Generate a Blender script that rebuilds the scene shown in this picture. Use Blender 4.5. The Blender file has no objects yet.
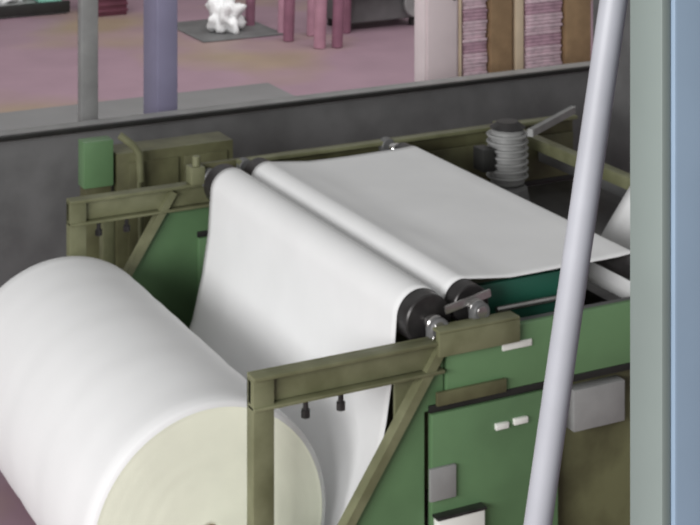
import bpy, bmesh, math, random
from mathutils import Vector, Matrix, noise
random.seed(7)
PI = math.pi
sc = bpy.context.scene
COL = sc.collection

# ------------------------------------------------------------------ materials
def lin(c):
    return tuple(((v/255)/12.92 if v/255 <= .04045 else ((v/255+.055)/1.055)**2.4) for v in c)

def mat(name, rgb, rough=.5, metal=0., var=.12, scale=6., bump=0., bscale=60., spec=.5, rgb2=None, lo=.35, hi=.65):
    m = bpy.data.materials.new(name); m.use_nodes = True
    nt = m.node_tree; N = nt.nodes; L = nt.links
    b = N['Principled BSDF']
    b.inputs['Roughness'].default_value = rough
    b.inputs['Metallic'].default_value = metal
    b.inputs['Specular IOR Level'].default_value = spec
    tc = N.new('ShaderNodeTexCoord')
    n = N.new('ShaderNodeTexNoise'); n.inputs['Scale'].default_value = scale; n.inputs['Detail'].default_value = 5
    L.new(tc.outputs['Object'], n.inputs['Vector'])
    r = N.new('ShaderNodeValToRGB')
    c = lin(rgb)
    c2 = lin(rgb2) if rgb2 else tuple(v*(1-var) for v in c)
    c1 = c if rgb2 else tuple(min(1, v*(1+var*.6)) for v in c)
    r.color_ramp.elements[0].position = lo; r.color_ramp.elements[0].color = (*c2, 1)
    r.color_ramp.elements[1].position = hi; r.color_ramp.elements[1].color = (*c1, 1)
    L.new(n.outputs['Fac'], r.inputs['Fac']); L.new(r.outputs['Color'], b.inputs['Base Color'])
    if bump:
        n2 = N.new('ShaderNodeTexNoise'); n2.inputs['Scale'].default_value = bscale; n2.inputs['Detail'].default_value = 3
        L.new(tc.outputs['Object'], n2.inputs['Vector'])
        bp = N.new('ShaderNodeBump'); bp.inputs['Strength'].default_value = bump; bp.inputs['Distance'].default_value = .01
        L.new(n2.outputs['Fac'], bp.inputs['Height']); L.new(bp.outputs['Normal'], b.inputs['Normal'])
    return m

M = dict(
 olive = mat('olive_paint', (122,123,94), .5, 0, .16, 7, rgb2=(100,101,73)),
 olive_dark = mat('olive_worn', (104,104,74), .55, 0, .2, 5, rgb2=(76,74,50)),
 green = mat('green_paint', (96,128,90), .42, 0, .14, 3),
 teal = mat('teal_paint', (44,104,86), .4, 0, .15, 3),
 dark = mat('dark_steel', (62,60,60), .35, .5, .3, 14),
 black = mat('black_rubber', (34,34,32), .5, 0, .2, 9),
 grey = mat('grey_steel', (150,150,149), .45, .1, .14, 6),
 greyd = mat('grey_dark_paint', (108,108,108), .5, .1, .2, 4),
 chrome = mat('bright_steel', (190,188,186), .22, .9, .15, 12),
 fabric = mat('white_fabric', (234,234,234), .85, 0, .03, 2.5, .08, 320, .2),
 fabric_end = mat('fabric_roll_end', (246,248,228), .85, 0, .07, 3, .1, 200, .2),
 card = mat('cardboard_core', (150,120,86), .8, 0, .15, 10),
 pole = mat('lavender_paint', (164,166,172), .4, 0, .07, 5),
 col_a = mat('column_grey_paint', (120,130,126), .5, 0, .05, 3),
 col_b = mat('column_blue_paint', (130,149,168), .5, 0, .06, 3),
 pillar = mat('mauve_grey_paint', (140,136,162), .5, 0, .08, 3),
 maroon = mat('maroon_plastic', (92,48,62), .5, 0, .2, 6),
 pink = mat('pink_fabric', (226,200,210), .8, 0, .2, 18, .3, 80),
 pinkd = mat('mauve_fabric', (200,164,180), .8, 0, .2, 18, .3, 80),
 roll_pink = mat('dusty_rose_fabric', (172,128,144), .8, 0, .12, 6),
 roll_rose = mat('dusky_mauve_fabric', (136,92,110), .8, 0, .12, 6),
 cream = mat('cream_board', (226,206,178), .6, 0, .08, 5),
 brown = mat('brown_board', (160,132,100), .65, 0, .16, 9),
 whitep = mat('pale_pink_paint', (238,222,224), .5, 0, .05, 3),
 white = mat('white_paint', (232,232,226), .5, 0, .04, 5),
 aqua = mat('aqua_plastic', (128,184,166), .5, 0, .08, 5),
 wall = mat('wall_plaster', (150,140,140), .8, 0, .08, 1.5),
)

def floor_material():
    m = bpy.data.materials.new('painted_concrete_floor'); m.use_nodes = True
    nt = m.node_tree; N = nt.nodes; L = nt.links; b = N['Principled BSDF']
    b.inputs['Roughness'].default_value = .55
    tc = N.new('ShaderNodeTexCoord')
    n = N.new('ShaderNodeTexNoise'); n.inputs['Scale'].default_value = .5; n.inputs['Detail'].default_value = 2
    L.new(tc.outputs['Object'], n.inputs['Vector'])
    r = N.new('ShaderNodeValToRGB'); e = r.color_ramp.elements
    e[0].position = .52; e[0].color = (*lin((158,130,142)), 1)
    e[1].position = .66; e[1].color = (*lin((158,138,118)), 1)
    L.new(n.outputs['Fac'], r.inputs['Fac'])
    n2 = N.new('ShaderNodeTexNoise'); n2.inputs['Scale'].default_value = 2.2; n2.inputs['Detail'].default_value = 6
    L.new(tc.outputs['Object'], n2.inputs['Vector'])
    mx = N.new('ShaderNodeMix'); mx.data_type = 'RGBA'; mx.blend_type = 'MULTIPLY'; mx.inputs[0].default_value = .3
    L.new(r.outputs['Color'], mx.inputs[6]); L.new(n2.outputs['Color'], mx.inputs[7])
    hs = N.new('ShaderNodeRGBToBW'); L.new(n2.outputs['Fac'], hs.inputs[0])
    L.new(hs.outputs[0], mx.inputs[7])
    L.new(mx.outputs[2], b.inputs['Base Color'])
    return m
M['floor'] = floor_material()
M['floor_grey'] = mat('grey_floor_paint', (118,117,117), .6, 0, .1, 1.2)
M['floor_far'] = mat('maroon_floor_paint', (118,80,96), .55, 0, .14, .8)

# ------------------------------------------------------------------ mesh helpers
def V(*a): return Vector(a)
def box(bm, x0, x1, y0, y1, z0, z1, bev=.003):
    t = bmesh.new()
    bmesh.ops.create_cube(t, size=1)
    for v in t.verts:
        v.co = V((x0+x1)/2+v.co.x*(x1-x0), (y0+y1)/2+v.co.y*(y1-y0), (z0+z1)/2+v.co.z*(z1-z0))
    if bev: bmesh.ops.bevel(t, geom=list(t.edges), offset=min(bev, .3*min(x1-x0, y1-y0, z1-z0)), segments=2, affect='EDGES', profile=.5)
    merge(bm, t)
def merge(bm, t):
    me = bpy.data.meshes.new('tmp'); t.to_mesh(me); t.free(); bm.from_mesh(me); bpy.data.meshes.remove(me)
def prism(bm, pts, y0, y1, bev=.002):
    """polygon in x-z extruded along y"""
    t = bmesh.new()
    a = [t.verts.new((x, y0, z)) for x, z in pts]; b = [t.verts.new((x, y1, z)) for x, z in pts]
    t.faces.new(a); t.faces.new(b[::-1])
    n = len(pts)
    for i in range(n): t.faces.new((a[i], b[i], b[(i+1) % n], a[(i+1) % n]))
    bmesh.ops.recalc_face_normals(t, faces=list(t.faces))
    if bev: bmesh.ops.bevel(t, geom=list(t.edges), offset=bev, segments=1, affect='EDGES')
    merge(bm, t)
def cyl(bm, p, q, r, r2=None, seg=32, bev=.15):
    """capped cylinder with softened rims from p to q"""
    p, q = Vector(p), Vector(q); r2 = r if r2 is None else r2
    d = (q-p); l = d.length; d.normalize()
    rot = d.to_track_quat('Z', 'Y').to_matrix()
    e = min(bev*min(r, r2), l*.2)
    prof = [(0, 0), (r-e, 0), (r, e), (r2, l-e), (r2-e, l), (0, l)]
    lathe(bm, p, rot, prof, seg)
def lathe(bm, p, rot, prof, seg=32):
    t = bmesh.new(); rings = []
    for (r, h) in prof:
        if r < 1e-6: rings.append([t.verts.new((0, 0, h))])
        else: rings.append([t.verts.new((r*math.cos(2*PI*i/seg), r*math.sin(2*PI*i/seg), h)) for i in range(seg)])
    for a, b in zip(rings, rings[1:]):
        for i in range(seg):
            j = (i+1) % seg
            if len(a) == 1 and len(b) == 1: continue
            if len(a) == 1: t.faces.new((a[0], b[j], b[i]))
            elif len(b) == 1: t.faces.new((a[i], a[j], b[0]))
            else: t.faces.new((a[i], a[j], b[j], b[i]))
    for v in t.verts: v.co = Vector(p) + rot @ v.co
    bmesh.ops.recalc_face_normals(t, faces=list(t.faces))
    merge(bm, t)
def tube(bm, pts, r, seg=12):
    """bent pipe"""
    pts = [Vector(p) for p in pts]; t = bmesh.new(); rings = []
    for i, p in enumerate(pts):
        d = (pts[min(i+1, len(pts)-1)]-pts[max(i-1, 0)]).normalized()
        rot = d.to_track_quat('Z', 'Y').to_matrix()
        rings.append([t.verts.new(p+rot @ V(r*math.cos(2*PI*k/seg), r*math.sin(2*PI*k/seg), 0)) for k in range(seg)])
    for a, b in zip(rings, rings[1:]):
        for i in range(seg): t.faces.new((a[i], a[(i+1) % seg], b[(i+1) % seg], b[i]))
    t.faces.new(rings[0][::-1]); t.faces.new(rings[-1])
    bmesh.ops.recalc_face_normals(t, faces=list(t.faces))
    merge(bm, t)
def bar(bm, p, q, w, h, bev=.003):
    """rectangular bar from p to q; w along y-ish, h the other way"""
    p, q = Vector(p), Vector(q); d = (q-p); l = d.length; d.normalize()
    side = V(0, 1, 0) if abs(d.y) < .7 else V(1, 0, 0)
    u = (side - d*side.dot(d)).normalized(); v = d.cross(u)
    t = bmesh.new(); bmesh.ops.create_cube(t, size=1)
    for k in t.verts: k.co = (p+q)/2 + u*k.co.x*w + v*k.co.y*h + d*k.co.z*l
    bmesh.ops.bevel(t, geom=list(t.edges), offset=bev, segments=2, affect='EDGES')
    merge(bm, t)

def obj(name, bm, m, parent=None, smooth=False, label=None, mats=None):
    me = bpy.data.meshes.new(name)
    org = Vector((0, 0, 0))
    if parent is not None:
        root = parent
        while root is not None: org += root.location; root = root.parent
    else:
        xs = [v.co for v in bm.verts]
        org = V((min(v.x for v in xs)+max(v.x for v in xs))/2, (min(v.y for v in xs)+max(v.y for v in xs))/2, min(v.z for v in xs))
    for v in bm.verts: v.co -= org
    bm.to_mesh(me); bm.free()
    me.materials.append(m)
    for x in (mats or []): me.materials.append(x)
    o = bpy.data.objects.new(name, me); COL.objects.link(o)
    if parent is not None: o.parent = parent
    else: o.location = org
    for p in me.polygons: p.use_smooth = True
    try:
        me.set_sharp_from_angle(angle=math.radians(180 if smooth else 32))
    except Exception: pass
    if label: o['label'] = label
    return o
def tag(o, label, cat, group=None):
    o['label'] = label; o['category'] = cat
    if group: o['group'] = group
    return o
def thing(name, label, cat, loc, group=None):
    o = bpy.data.objects.new(name, None); COL.objects.link(o); o.location = loc
    o.empty_display_size = .1
    return tag(o, label, cat, group)
def struct(name, bm, m):
    o = obj(name, bm, m); o['kind'] = 'structure'; return o
def B(*a, **k):
    bm = bmesh.new(); box(bm, *a, **k); return bm

# ------------------------------------------------------------------ setting
struct('floor', B(-12, 30, -4, 24, -.1, 0, bev=0), M['floor'])
struct('trim_1', B(-12, 6.3, 10.1, 14.0, 0, .004, bev=0), M['floor_grey'])
struct('wall_back', B(-12, 30, 24, 24.2, 0, 6, bev=0), M['wall'])

# ------------------------------------------------------------------ winding machine
YN, YF = 5.42, 7.70
mc = thing('winding_machine', 'green and olive fabric winding machine with rollers and open end frames', 'machine', (3.7, 6.6, 0))
def side(yo, s, near):
    """one end frame; s = +1 thickens away from camera"""
    y0, y1 = (yo, yo+.06)
    xs = 2.385 if near else 2.45; xe = 3.15 if near else 3.22
    b = bmesh.new(); box(b, xs, xs+.08, y0, y1, 0, 1.11); post = obj('post', b, M['olive'], mc)
    # channel rail: web plus two flanges
    b = bmesh.new()
    yw = y1-.012
    box(b, xs, xe, yw, y1, 1.005, 1.125)
    box(b, xs, xe, y0-.01, yw, 1.11, 1.125); box(b, xs, xe, y0-.01, yw, 1.005, 1.018)
    box(b, xs, xe, y0+.022, yw, 1.02, 1.108, bev=.004)
    rail = obj('rail', b, M['olive'], mc)
    for bx in (2.60, 2.74):
        b = bmesh.new(); cyl(b, (bx, y0+.03, .94), (bx, y0+.03, 1.01), .010, seg=12); cyl(b, (bx, y0+.03, .935), (bx, y0+.03, .965), .018, seg=6)
        obj('bolt', b, M['dark'], rail)
    b = bmesh.new(); bt = 3.15 if near else 2.97; bar(b, (bt, y0+.02, 1.10), (xs+.03 if near else 2.28, y0+.02, .02), .05, .035); obj('brace', b, M['olive'], mc)
    b = bmesh.new(); prism(b, [(3.165, 1.06), (xs+.06, .0), (3.085, .0), (3.085, .86), (3.165, .86)] if near else [(3.165, 1.0), (2.93, 1.0), (2.35, .0), (3.165, .0)], y0+.03, y0+.045); obj('gusset_plate', b, M['green'], mc)
    # bearing for the roll shaft
    b = bmesh.new(); box(b, 2.31, 2.5, y0-.05, y0, .415, .535); cyl(b, (2.34, y0-.06, .475), (2.34, y0+.0, .475), .028); obj('shaft_bearing', b, M['dark'], mc)
    # upper and lower side panels
    b = bmesh.new()
    box(b, 3.17, 5.3, y0+.015, y0+.045, .885, 1.12); obj('upper_side_panel', b, M['green' if near else 'olive_dark'], mc)
    b = bmesh.new(); box(b, 3.10, 5.3, y0+.02, y0+.05, .855, .882, bev=.001); obj('slot_strip', b, M['black'], mc)
    b = bmesh.new(); box(b, 3.105, 3.66, y0+.01, y0+.04, .0, .852); obj('lower_side_panel', b, M['green'], mc)
    return post
side(YN, 1, True); side(YF, 1, False)
# olive top channel over the near panel, following the roller brackets
b = bmesh.new(); box(b, 3.12, 3.47, YN-.02, YN+.01, 1.07, 1.155); box(b, 3.12, 3.47, YN-.02, YN+.05, 1.155, 1.166)
obj('top_channel', b, M['olive'], mc)
b = bmesh.new(); box(b, 3.12, 3.42, YN-.004, YN+.012, .885, .935); obj('worn_foot_strip', b, M['olive_dark'], mc)
b = bmesh.new(); box(b, 3.1, 5.3, YF+.02, YF+.05, 1.121, 1.21); obj('rear_channel', b, M['olive_dark'], mc)
b = bmesh.new(); box(b, 3.3, 5.3, YF-.03, YF+.018, 1.195, 1.215); obj('rear_top_bar', b, M['olive'], mc)
b = bmesh.new(); box(b, 2.985, 3.168, YN+.075, YN+.09, .55, 1.05); obj('inner_plate', b, M['olive'], mc)
# labels on the panels (blank white plates)
for (x0, x1, z0, z1) in ((3.41, 3.54, 1.035, 1.06), (3.375, 3.43, .748, .77), (3.455, 3.515, .752, .774)):
    b = bmesh.new(); box(b, x0, x1, YN-.004 if z0 < 1 else YN+.008, YN+.016, z0, z1, bev=.001); obj('label_plate', b, M['white'], mc, label='small white label plate')
# white control box low on the panel
b = bmesh.new(); box(b, 3.11, 3.31, YN-.03, YN+.01, .31, .48, bev=.006); cb = obj('control_box', b, M['white'], mc, label='white control box with dark top edge')
b = bmesh.new(); box(b, 3.105, 3.315, YN-.035, YN+.01, .48, .49, bev=.002); obj('box_lid', b, M['dark'], cb)
b = bmesh.new(); box(b, 3.09, 3.20, YN-.006, YN+.01, .54, .66); obj('grey_cover', b, M['grey'], mc)
# inner body below the fabric
b = bmesh.new(); box(b, 3.70, 5.2, 5.50, 7.5, .06, .84); obj('inner_body', b, M['olive_dark'], mc)
b = bmesh.new(); box(b, 4.25, 5.2, 5.80, 7.5, .865, .93); obj('inner_cover', b, M['dark'], mc)
b = bmesh.new(); box(b, 3.46, 3.86, 5.68, 5.71, 1.02, 1.195); obj('bed_side_plate', b, M['teal'], mc, label='dark teal side plate')
b = bmesh.new(); cyl(b, (3.5, 5.62, 1.115), (3.9, 5.62, 1.115), .012, seg=16); obj('guide_rod', b, M['chrome'], mc)
b = bmesh.new(); box(b, 3.2, 5.3, YN+.05, YN+.12, 1.06, 1.10); obj('inner_ledge', b, M['greyd'], mc)
b = bmesh.new(); box(b, 3.74, 3.98, 5.44, 5.499, .66, .82); obj('junction_box', b, M['grey'], mc)
# cross beams
for (x, z, y0, y1, w) in ((4.80, 1.21, YN+.06, YF, .06), (5.1, 1.03, YN+.06, YF, .08)):
    b = bmesh.new(); box(b, x-w/2, x+w/2, y0, y1, z-w/2, z+w/2, bev=.006); obj('cross_beam', b, M['olive'] if w < .07 else M['greyd'], mc)
b = bmesh.new(); box(b, 2.48, 2.53, YN+.08, YF-.02, .03, .08); obj('floor_tie', b, M['olive_dark'], mc)
# rollers, each with steel journals and bearing housings
def roller(x, z, r, y0, y1, name='roller', jn=.024, m='dark'):
    b = bmesh.new(); cyl(b, (x, y0, z), (x, y1, z), r, seg=56, bev=.06); ro = obj(name, b, M[m], mc, smooth=False)
    for (a, c) in ((y0-.08, y0), (y1, y1+.1)):
        b = bmesh.new(); cyl(b, (x, a, z), (x, c, z), jn, seg=20); cyl(b, (x, (a+c)/2-.012, z), (x, (a+c)/2+.012, z), jn*1.5, seg=20)
        obj('journal', b, M['chrome'], ro)
    return ro
roller(3.15, 1.16, .097, 5.53, 7.53)
roller(3.335, 1.187, .077, 5.53, 7.53, m='dark')
roller(4.13, 1.19, .052, 5.53, 7.53)
def housing(x, z, w, y0, y1, h):
    b = bmesh.new(); box(b, x-w/2, x+w/2, y0, y1, z-h, z+.01, bev=.008); cyl(b, (x, y0-.004, z), (x, y1+.004, z), w*.48, seg=28)
    o = obj('bearing_housing', b, M['greyd'], mc)
    for sx in (-1, 1):
        b = bmesh.new(); cyl(b, (x+sx*w*.36, y0-.012, z-h*.6), (x+sx*w*.36, y0+.004, z-h*.6), .009, seg=6); obj('bolt', b, M['chrome'], o)
for (x, z, w, h) in ((3.155, 1.15, .085, .04), (3.335, 1.185, .075, .075), (4.13, 1.19, .08, .08)):
    housing(x, z, w, YN+.035, YN+.075, h)
    housing(x, z, w, YF-.03, YF+.01, h)
# guard arm and tension lever at the near roller ends
b = bmesh.new(); bar(b, (3.20, 5.50, 1.20), (3.40, 5.50, 1.235), .012, .03); obj('lever', b, M['chrome'], mc)
b = bmesh.new(); box(b, 3.05, 3.12, YF-.03, YF+.05, 1.126, 1.21); cyl(b, (3.085, YF, 1.21), (3.085, YF, 1.26), .02, seg=14); obj('tension_block', b, M['olive'], mc)
b = bmesh.new(); box(b, 3.20, 3.26, YF-.02, YF+.05, 1.126, 1.19); obj('stop_block', b, M['cream'], mc, label='cream stop block')

# ------------------------------------------------------------------ fabric roll
fr = thing('fabric_roll', 'large white roll of fabric lying in the front end frame', 'fabric roll', (2.34, 6.6, .007))
RC, RZ, RR = 2.34, .475, .468
rot = V(0, 1, 0).to_track_quat('Z', 'Y').to_matrix()
b = bmesh.new()
prof = [(RR-.022, 0), (RR-.008, .004), (RR, .014)]
for i in range(1, 30):
    h = .014+i*(1.80-.028)/30
    prof.append((RR+.0025*math.sin(i*1.7)*.5+.001*math.cos(i*.9), h))
prof += [(RR, 1.786), (RR-.008, 1.796), (RR-.022, 1.80)]
lathe(b, (RC, 5.70, RZ), rot, prof, 96)
obj('wound_fabric', b, M['fabric'], fr, smooth=True)
for (y, s) in ((5.70, -1), (7.50, 1)):
    b = bmesh.new(); prof = [(.030, 0)]
    k = 26
    for i in range(k+1):
        r = .030+(RR-.021-.030)*i/k
        prof.append((r, (.0012 if i % 2 else -.0008)+random.uniform(-.0006, .0006)))
    prof2 = [(r, h*s if s > 0 else h) for r, h in prof]
    lathe(b, (RC, y, RZ), rot, prof2, 96); obj('roll_end', b, M['fabric_end'], fr, smooth=True, label='cream layered end face')
b = bmesh.new()
lathe(b, (RC, 5.697, RZ), rot, [(.023, 0), (.030, 0), (.030, 1.806), (.023, 1.806), (.023, 0)], 40); obj('core_tube', b, M['card'], fr)
b = bmesh.new(); cyl(b, (RC, 5.425, RZ), (RC, 7.645, RZ), .022, seg=28); obj('shaft', b, M['chrome'], fr)

# ------------------------------------------------------------------ fabric web
def arc(cx, cz, r, a0, a1, n):
    return [(cx+r*math.cos(math.radians(a0+(a1-a0)*i/n)), cz+r*math.sin(math.radians(a0+(a1-a0)*i/n))) for i in range(n+1)]
g = .004
path = [(2.34, .0035), (2.50, .024), (2.63, .08), (2.74, .165), (2.83, .285), (2.90, .42), (2.96, .58), (3.005, .78), (3.035, .97)]
path += arc(3.15, 1.16, .097+g, 180, 5, 16)
path += arc(3.336, 1.187, .077+g, 185, 70, 11)
for i in range(1, 12):
    t = i/12; path.append((3.365+(4.13-3.365)*t, 1.263-.02*min(1, t*4)-.004*math.sin(PI*t)))
path += arc(4.13, 1.19, .052+g, 88, -8, 8)
path += [(4.19, 1.12), (4.19, 1.05), (4.188, 1.01)]
b = bmesh.new(); NY = 44; grid = []
for i, (x, z) in enumerate(path):
    row = []
    for j in range(NY+1):
        t = j/NY; y = 5.60+t*1.83
        dx = dz = 0
        if 2 <= i <= 8:
            k = math.sin(PI*(i-1)/8); dx = .006*k*noise.noise(V(y*2.2, z*1.5, 0))
        if 38 <= i < 50:
            dz = .005*noise.noise(V(x*3, y*2.5, 3))*(1 if i < 48 else .3)
        row.append(b.verts.new((x+dx, y, z+dz)))
    grid.append(row)
for i in range(len(grid)-1):
    for j in range(NY): b.faces.new((grid[i][j], grid[i][j+1], grid[i+1][j+1], grid[i+1][j]))
bmesh.ops.recalc_face_normals(b, faces=list(b.faces))
w = obj('fabric_web', b, M['fabric'], None, smooth=True)
sd = w.modifiers.new('thick', 'SOLIDIFY'); sd.thickness = .0025; sd.offset = 0
tag(w, 'wide white fabric sheet running up from the roll and over the rollers', 'fabric')

# second web rising at right
b = bmesh.new(); pts = [(4.52, 1.03), (4.60, 1.13), (4.72, 1.28), (4.9, 1.46), (5.15, 1.62), (5.4, 1.68)]; g2 = []
for (x, z) in pts: g2.append([b.verts.new((x+.004*math.sin(j), 5.62+.75*j/12, z+.003*math.cos(j*1.3))) for j in range(13)])
for i in range(len(g2)-1):
    for j in range(12): b.faces.new((g2[i][j], g2[i][j+1], g2[i+1][j+1], g2[i+1][j]))
w2 = obj('fabric_strip', b, M['fabric'], None, smooth=True); sd = w2.modifiers.new('thick', 'SOLIDIFY'); sd.thickness = .004
tag(w2, 'narrow white fabric strip rising between leaning pole and wide column', 'fabric')

# ------------------------------------------------------------------ barrier behind
cv = thing('guard_barrier', 'long dark grey sheet metal barrier with black top edge running behind the machine', 'barrier', (5, 9.6, 0))
b = bmesh.new(); box(b, -1, 9.5, 9.50, 9.64, .06, .965); obj('body', b, M['greyd'], cv)
b = bmesh.new(); box(b, -1, 9.5, 9.46, 9.66, .966, .985); obj('top_plate', b, M['grey'], cv)
b = bmesh.new(); box(b, -1, 9.5, 9.44, 9.475, .975, 1.005); obj('edge_rail', b, M['black'], cv)
for x in (0, 2, 4, 6, 8): 
    b = bmesh.new(); box(b, x-.05, x+.05, 9.52, 9.62, 0, .059); obj('foot', b, M['dark'], cv)

# olive cabinet behind the machine
oc = thing('switch_cabinet', 'low olive cabinet with a green end module behind the far frame', 'cabinet', (3.2, 8.7, 0))
b = bmesh.new(); box(b, 2.96, 3.62, 8.5, 8.7, 0, 1.09); obj('body', b, M['olive_dark'], oc)
b = bmesh.new(); box(b, 3.02, 3.30, 8.485, 8.499, .2, 1.04); obj('door', b, M['olive_dark'], oc)
b = bmesh.new(); box(b, 3.33, 3.58, 8.485, 8.499, .2, 1.04); obj('door', b, M['olive_dark'], oc)
b = bmesh.new(); box(b, 2.78, 2.94, 8.5, 8.6, .93, 1.17); obj('green_module', b, M['green'], oc, label='green end module')
b = bmesh.new(); box(b, 2.79, 2.93, 8.51, 8.6, 0, .929); obj('module_leg', b, M['olive_dark'], oc)
b = bmesh.new(); tube(b, [(2.96, 8.46, 1.2), (3.02, 8.44, 1.15), (3.06, 8.44, 1.10), (3.07, 8.44, .95), (3.07, 8.44, .02)], .02); obj('conduit', b, M['olive'], oc)
for (x, w_) in ((2.66, .06), (2.86, .04), (3.0, .05)):
    pass
# low stanchions seen under the far rail
for (x, lab) in ((2.60, 'short olive stanchion nearest the far post'), (2.76, 'short olive stanchion right of its twin under far rail')):
    b = bmesh.new(); box(b, x-.03, x+.03, 8.05, 8.11, 0, .98); box(b, x-.05, x+.05, 8.03, 8.13, 0, .015); cyl(b, (x, 8.08, .98), (x, 8.08, 1.0), .03, seg=20)
    tag(obj('stanchion', b, M['olive']), lab, 'post', 'stanchions behind the far frame')

# vertical drive motor behind the far end of the fabric
b = bmesh.new(); cyl(b, (4.55, 7.2, 1.06), (4.55, 7.2, 1.34), .085)
for k in range(7): cyl(b, (4.55, 7.2, 1.10+k*.034), (4.55, 7.2, 1.112+k*.034), .105)
dm = obj('drive_motor', b, M['grey'], mc, label='grey finned drive motor')
b = bmesh.new(); cyl(b, (4.55, 7.2, 1.34), (4.55, 7.2, 1.375), .09, .06); obj('fan_cover', b, M['dark'], dm)
b = bmesh.new(); box(b, 4.38, 4.445, 7.15, 7.25, 1.15, 1.26); obj('terminal_box', b, M['black'], dm)
b = bmesh.new(); cyl(b, (4.55, 7.2, .931), (4.55, 7.2, 1.06), .12, .1); obj('gearbox', b, M['greyd'], mc)
b = bmesh.new(); bar(b, (4.62, 7.1, 1.33), (5.15, 7.5, 1.30), .03, .03); obj('stay_bar', b, M['grey'], mc)

# tall cabinet at right, its dark grey standing in for shadow on machinery
dc = thing('tall_cabinet', 'tall machine cabinet coloured dark for shadow, between leaning pole and wide column', 'cabinet', (6.3, 8.3, 0))
b = bmesh.new(); box(b, 6.05, 6.9, 8.0, 8.6, 0, 2.1); obj('body', b, M['greyd'], dc)
b = bmesh.new(); box(b, 6.09, 6.46, 7.985, 7.999, .1, 2.0); d = obj('door', b, M['greyd'], dc)
b = bmesh.new(); box(b, 6.42, 6.44, 7.96, 7.984, 1.0, 1.15); obj('handle', b, M['chrome'], d)
b = bmesh.new(); box(b, 6.49, 6.87, 7.985, 7.999, .1, 2.0); obj('door', b, M['greyd'], dc)

# ------------------------------------------------------------------ uprights
b = bmesh.new(); box(b, 3.26, 3.37, 10.02, 10.10, 0, 3.2, bev=.01); box(b, 3.22, 3.41, 9.99, 10.15, 0, .02)
tag(obj('steel_post', b, M['grey']), 'slim light grey steel post behind the barrier, nearest the left edge', 'post')
b = bmesh.new(); box(b, 3.76, 3.90, 10.04, 10.30, 0, 3.4, bev=.012); box(b, 3.70, 3.96, 10.0, 10.36, 0, .02)
tag(obj('steel_pillar', b, M['pillar']), 'mauve grey steel pillar standing behind the barrier, right of the slim post', 'pillar')

# leaning pole, foreground
P0, P1 = V(2.014, 2.79, 2.89), V(1.879, 2.859, 1.84)
dr = (P0-P1).normalized()
lo = P1+dr*(-1.84/dr.z); hi = P0+dr*.7
b = bmesh.new(); cyl(b, lo+V(0, 0, .01), hi, .028, seg=32)
lp = obj('leaning_pole', b, M['pole']); tag(lp, 'pale lavender round pole leaning across the right foreground', 'pole')
# wide column
wc = thing('steel_column', 'wide blue and grey painted steel column at the right edge of view', 'column', (2.10, 2.64, 0))
b = bmesh.new(); box(b, 1.956, 2.4, 2.52, 2.63, 0, 3.6, bev=.006); obj('front_face', b, M['col_b'], wc, label='light blue painted face')
b = bmesh.new(); box(b, 1.934, 1.9555, 2.53, 2.63, 0, 3.6, bev=.004); obj('side_flange', b, M['col_a'], wc, label='grey green painted flange')
b = bmesh.new(); box(b, 1.90, 2.46, 2.46, 2.70, 0, .015); obj('base_plate', b, M['col_a'], wc)

# ------------------------------------------------------------------ background right: white locker, rack of bundles
lk = thing('locker', 'pale pinkish white locker behind the barrier, left of the bundle rack', 'locker', (6.1, 10.8, 0))
b = bmesh.new(); box(b, 6.0, 6.28, 10.6, 10.75, .05, 1.9); obj('body', b, M['whitep'], lk)
b = bmesh.new(); box(b, 6.02, 6.26, 10.585, 10.599, .1, 1.85); d = obj('door', b, M['whitep'], lk)
b = bmesh.new(); box(b, 6.22, 6.24, 10.565, 10.584, 1.3, 1.4); obj('handle', b, M['chrome'], d)
b = bmesh.new(); box(b, 6.01, 6.27, 10.62, 10.73, 0, .049); obj('plinth', b, M['white'], lk)

rk = thing('storage_rack', 'brown and cream board rack holding folded pink bundles', 'rack', (6.9, 10.8, 0))
for (x0, x1, m) in ((6.56, 6.74, 'brown'), (6.775, 6.84, 'cream'), (7.22, 7.44, 'brown')):
    b = bmesh.new(); box(b, x0, x1, 10.6, 11.0, .0, 1.9); obj('upright_board', b, M[m], rk, label=None if m == 'brown' else 'cream upright board')
b = bmesh.new(); box(b, 6.742, 6.773, 10.66, 11.0, .0, 1.9); obj('gap_shade', b, M['black'], rk)  # black filler standing in for shade in the gap between boards
for (x0, x1) in ((6.31, 6.558), (6.842, 7.218)):
    b = bmesh.new(); box(b, x0, x1, 10.6, 11.0, .62, .65); obj('shelf', b, M['brown'], rk)
b = bmesh.new(); box(b, 6.29, 6.309, 10.6, 11.0, 0, 1.9); obj('upright_board', b, M['cream'], rk, label='cream upright board')
def bundle(x0, x1, z, seed, m):
    rnd = random.Random(seed); b = bmesh.new(); n = 3; h = .078
    for k in range(n):
        z0 = z+k*h/n; dx = rnd.uniform(0, .014); dy = rnd.uniform(-.012, .012)
        box(b, x0+dx, x1-rnd.uniform(0, .014), 10.62+dy, 10.96, z0+.0005, z0+h/n-.0005, bev=.009)
    return obj('folded_fabric', b, m, None, smooth=True)
NM = ['lowest', 'second', 'third', 'fourth', 'fifth', 'sixth', 'seventh', 'eighth', 'topmost']
for (x0, x1, who) in ((6.325, 6.545, 'narrow left'), (6.86, 7.20, 'wide right')):
    for k in range(9):
        o = bundle(x0, x1, .651+k*.08, k*7+int(x0*10), M['pink'] if k % 3 else M['pinkd'])
        t_ = 'bundle in the %s stack on the rack' % who
        lab = 'folded pink fabric, %s %s' % (NM[k], t_) if k in (0, 8) else 'folded pink fabric, %s %s, counted up' % (NM[k], t_)
        tag(o, lab, 'fabric bundle', 'folded bundles in the %s stack' % who)

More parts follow.
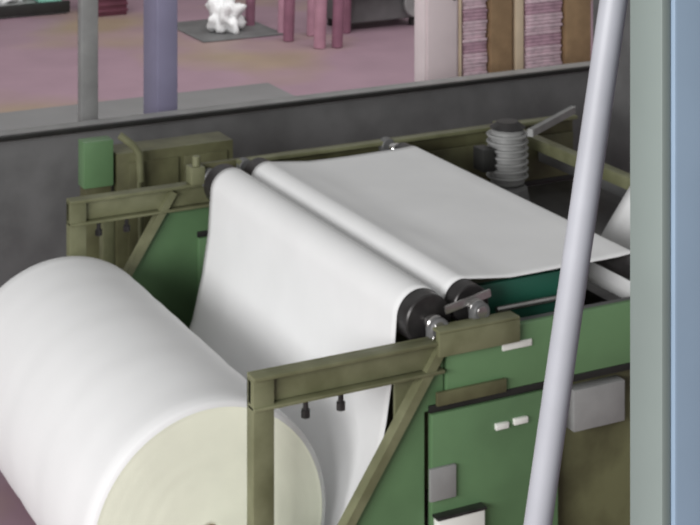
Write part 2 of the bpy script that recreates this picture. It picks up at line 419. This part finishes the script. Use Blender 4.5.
# ------------------------------------------------------------------ far floor objects
pf = thing('platform', 'low platform with black rim on the floor at top left', 'platform', (4.6, 18.6, 0))
b = bmesh.new(); box(b, 3.6, 5.72, 18.1, 20.5, .0, .12); obj('deck', b, M['grey'], pf)
b = bmesh.new(); box(b, 3.58, 5.74, 18.04, 18.098, .02, .14); obj('rim', b, M['black'], pf)
def heap(name, c, s, m, seed, amp=.25):
    b = bmesh.new(); bmesh.ops.create_icosphere(b, subdivisions=4, radius=1)
    for v in b.verts:
        d = v.co.normalized(); k = 1+amp*noise.noise(d*2.2+V(seed, 0, 0))*1.6+amp*.5*noise.noise(d*6+V(seed, 3, 0))
        v.co = V(c[0]+d.x*k*s[0], c[1]+d.y*k*s[1], max(c[2], c[2]+s[2]*.6+d.z*k*s[2]))
    return obj(name, b, m, None, smooth=True)
tag(heap('cloth_heap', (5.14, 18.42, .121), (.19, .2, .2), M['fabric'], 1), 'white crumpled cloth heap on the low platform', 'cloth')
tb = thing('storage_tub', 'aqua plastic tub on the low platform beside white cloth', 'tub', (5.55, 18.3, .121))
b = bmesh.new(); prism(b, [(5.42, .121), (5.68, .121), (5.71, .42), (5.39, .42)], 18.15, 18.5, bev=.01); obj('body', b, M['aqua'], tb)
b = bmesh.new(); box(b, 5.38, 5.72, 18.13, 18.52, .421, .45); obj('lid', b, M['aqua'], tb)
cr = thing('crate', 'dark maroon plastic crate between the slim post and the pillar', 'crate', (5.9, 18.2, 0))
b = bmesh.new(); box(b, 5.92, 6.28, 17.7, 18.2, 0, .30, bev=.012)
for k in range(4): box(b, 5.915, 6.285, 17.685, 17.72, .04+k*.07, .07+k*.07)
obj('body', b, M['maroon'], cr)
b = bmesh.new(); box(b, 5.90, 6.30, 17.67, 18.22, .301, .33); obj('rim', b, M['maroon'], cr)
tag(heap('white_bundle', (6.85, 16.3, .012), (.17, .16, .22), M['fabric'], 5, .45), 'white crumpled bundle on a grey mat right of the pillar', 'bundle')
tag(obj('floor_mat', B(6.45, 7.35, 15.9, 17.0, .0045, .0115, bev=.002), M['greyd']), 'dark grey mat lying under the white crumpled bundle', 'mat')
# pink fabric rolls standing upright
labs = ['upright mauve fabric roll standing alone behind the grey mat', 'slim pink fabric roll partly behind the mauve roll right of the mat', 'mauve upright roll just right of the grey mat corner',
        'pale pink upright roll standing nearest the barrier', 'mauve upright roll close to the right of the pale pink front roll', 'pink upright roll between the two nearer mauve rolls, set further back', 'rightmost upright mauve roll beside the grey floor machine']
for k, (x, y, r, h, m) in enumerate(((7.22, 16.5, .05, .75, 'roll_rose'), (7.36, 16.0, .045, .8, 'roll_pink'), (7.25, 15.6, .055, .62, 'roll_rose'), (7.38, 15.15, .06, .6, 'roll_pink'),
                        (7.55, 15.1, .055, .55, 'roll_rose'), (7.58, 15.75, .05, .8, 'roll_pink'), (7.95, 15.7, .05, .72, 'roll_rose'))):
    t = thing('upright_fabric_roll', labs[k], 'fabric roll', (x, y, 0), 'fabric rolls standing on the far floor')
    b = bmesh.new(); cyl(b, (x, y, .0), (x+.02, y, h), r, r*1.05, seg=20); obj('wound_fabric', b, M[m], t)
    b = bmesh.new(); cyl(b, (x+.02, y, h), (x+.021, y, h+.05), .018, seg=12); obj('core_tube', b, M['card'], t)
fm = thing('floor_machine', 'dark grey machine with horizontal drum at top of view, left of locker', 'machine', (8.2, 15.9, 0))
b = bmesh.new(); box(b, 7.95, 8.85, 15.75, 16.2, .08, .45, bev=.02); obj('body', b, M['greyd'], fm)
b = bmesh.new(); cyl(b, (7.98, 15.65, .55), (8.75, 15.65, .55), .13); obj('drum', b, M['grey'], fm)
for x in (8.0, 8.78):
    for y in (15.78, 16.15):
        b = bmesh.new(); box(b, x-.03, x+.03, y-.03, y+.03, 0, .079); obj('foot', b, M['dark'], fm)
b = bmesh.new(); cyl(b, (8.80, 15.68, .25), (8.80, 15.74, .25), .16); cyl(b, (8.8, 15.66, .25), (8.8, 15.68, .25), .05); obj('wheel', b, M['grey'], fm)

# ------------------------------------------------------------------ light
wd = bpy.data.worlds.new('hall_light'); sc.world = wd; wd.use_nodes = True
bg = wd.node_tree.nodes['Background']; bg.inputs['Color'].default_value = (1, 1, .99, 1); bg.inputs['Strength'].default_value = .31
def area(name, loc, target, sx, sy, e, c=(1, 1, 1)):
    l = bpy.data.lights.new(name, 'AREA'); l.shape = 'RECTANGLE'; l.size = sx; l.size_y = sy; l.energy = e; l.color = c
    o = bpy.data.objects.new(name, l); COL.objects.link(o); o.location = loc
    o.rotation_euler = (Vector(target)-Vector(loc)).to_track_quat('-Z', 'Y').to_euler(); return o
area('window_daylight', (-6, 0, 4.0), (3, 6.5, .8), 7, 3, 1120)
area('rear_fill_light', (6, 13.5, 5.8), (7, 17, 0), 10, 5, 420)  # unseen fill lamp added to brighten the rear floor and rack
area('ceiling_light', (4, 8, 5.8), (4, 8, 0), 8, 8, 20)

# ------------------------------------------------------------------ camera
cam = bpy.data.cameras.new('camera'); co = bpy.data.objects.new('camera', cam); COL.objects.link(co)
co.location = (0, 0, 3.5); co.rotation_euler = (PI/2, 0, -math.radians(27))
cam.sensor_width = 36; cam.lens = 1700*36/700
cam.shift_y = -(262.5+305)/700
cam.clip_start = .05
cam.dof.use_dof = True; cam.dof.focus_distance = 2.0; cam.dof.aperture_fstop = 26
sc.camera = co
sc.view_settings.view_transform = 'Standard'; sc.view_settings.look = 'None'
sc.view_settings.gamma = 1; sc.view_settings.exposure = 0; sc.view_settings.use_curve_mapping = False
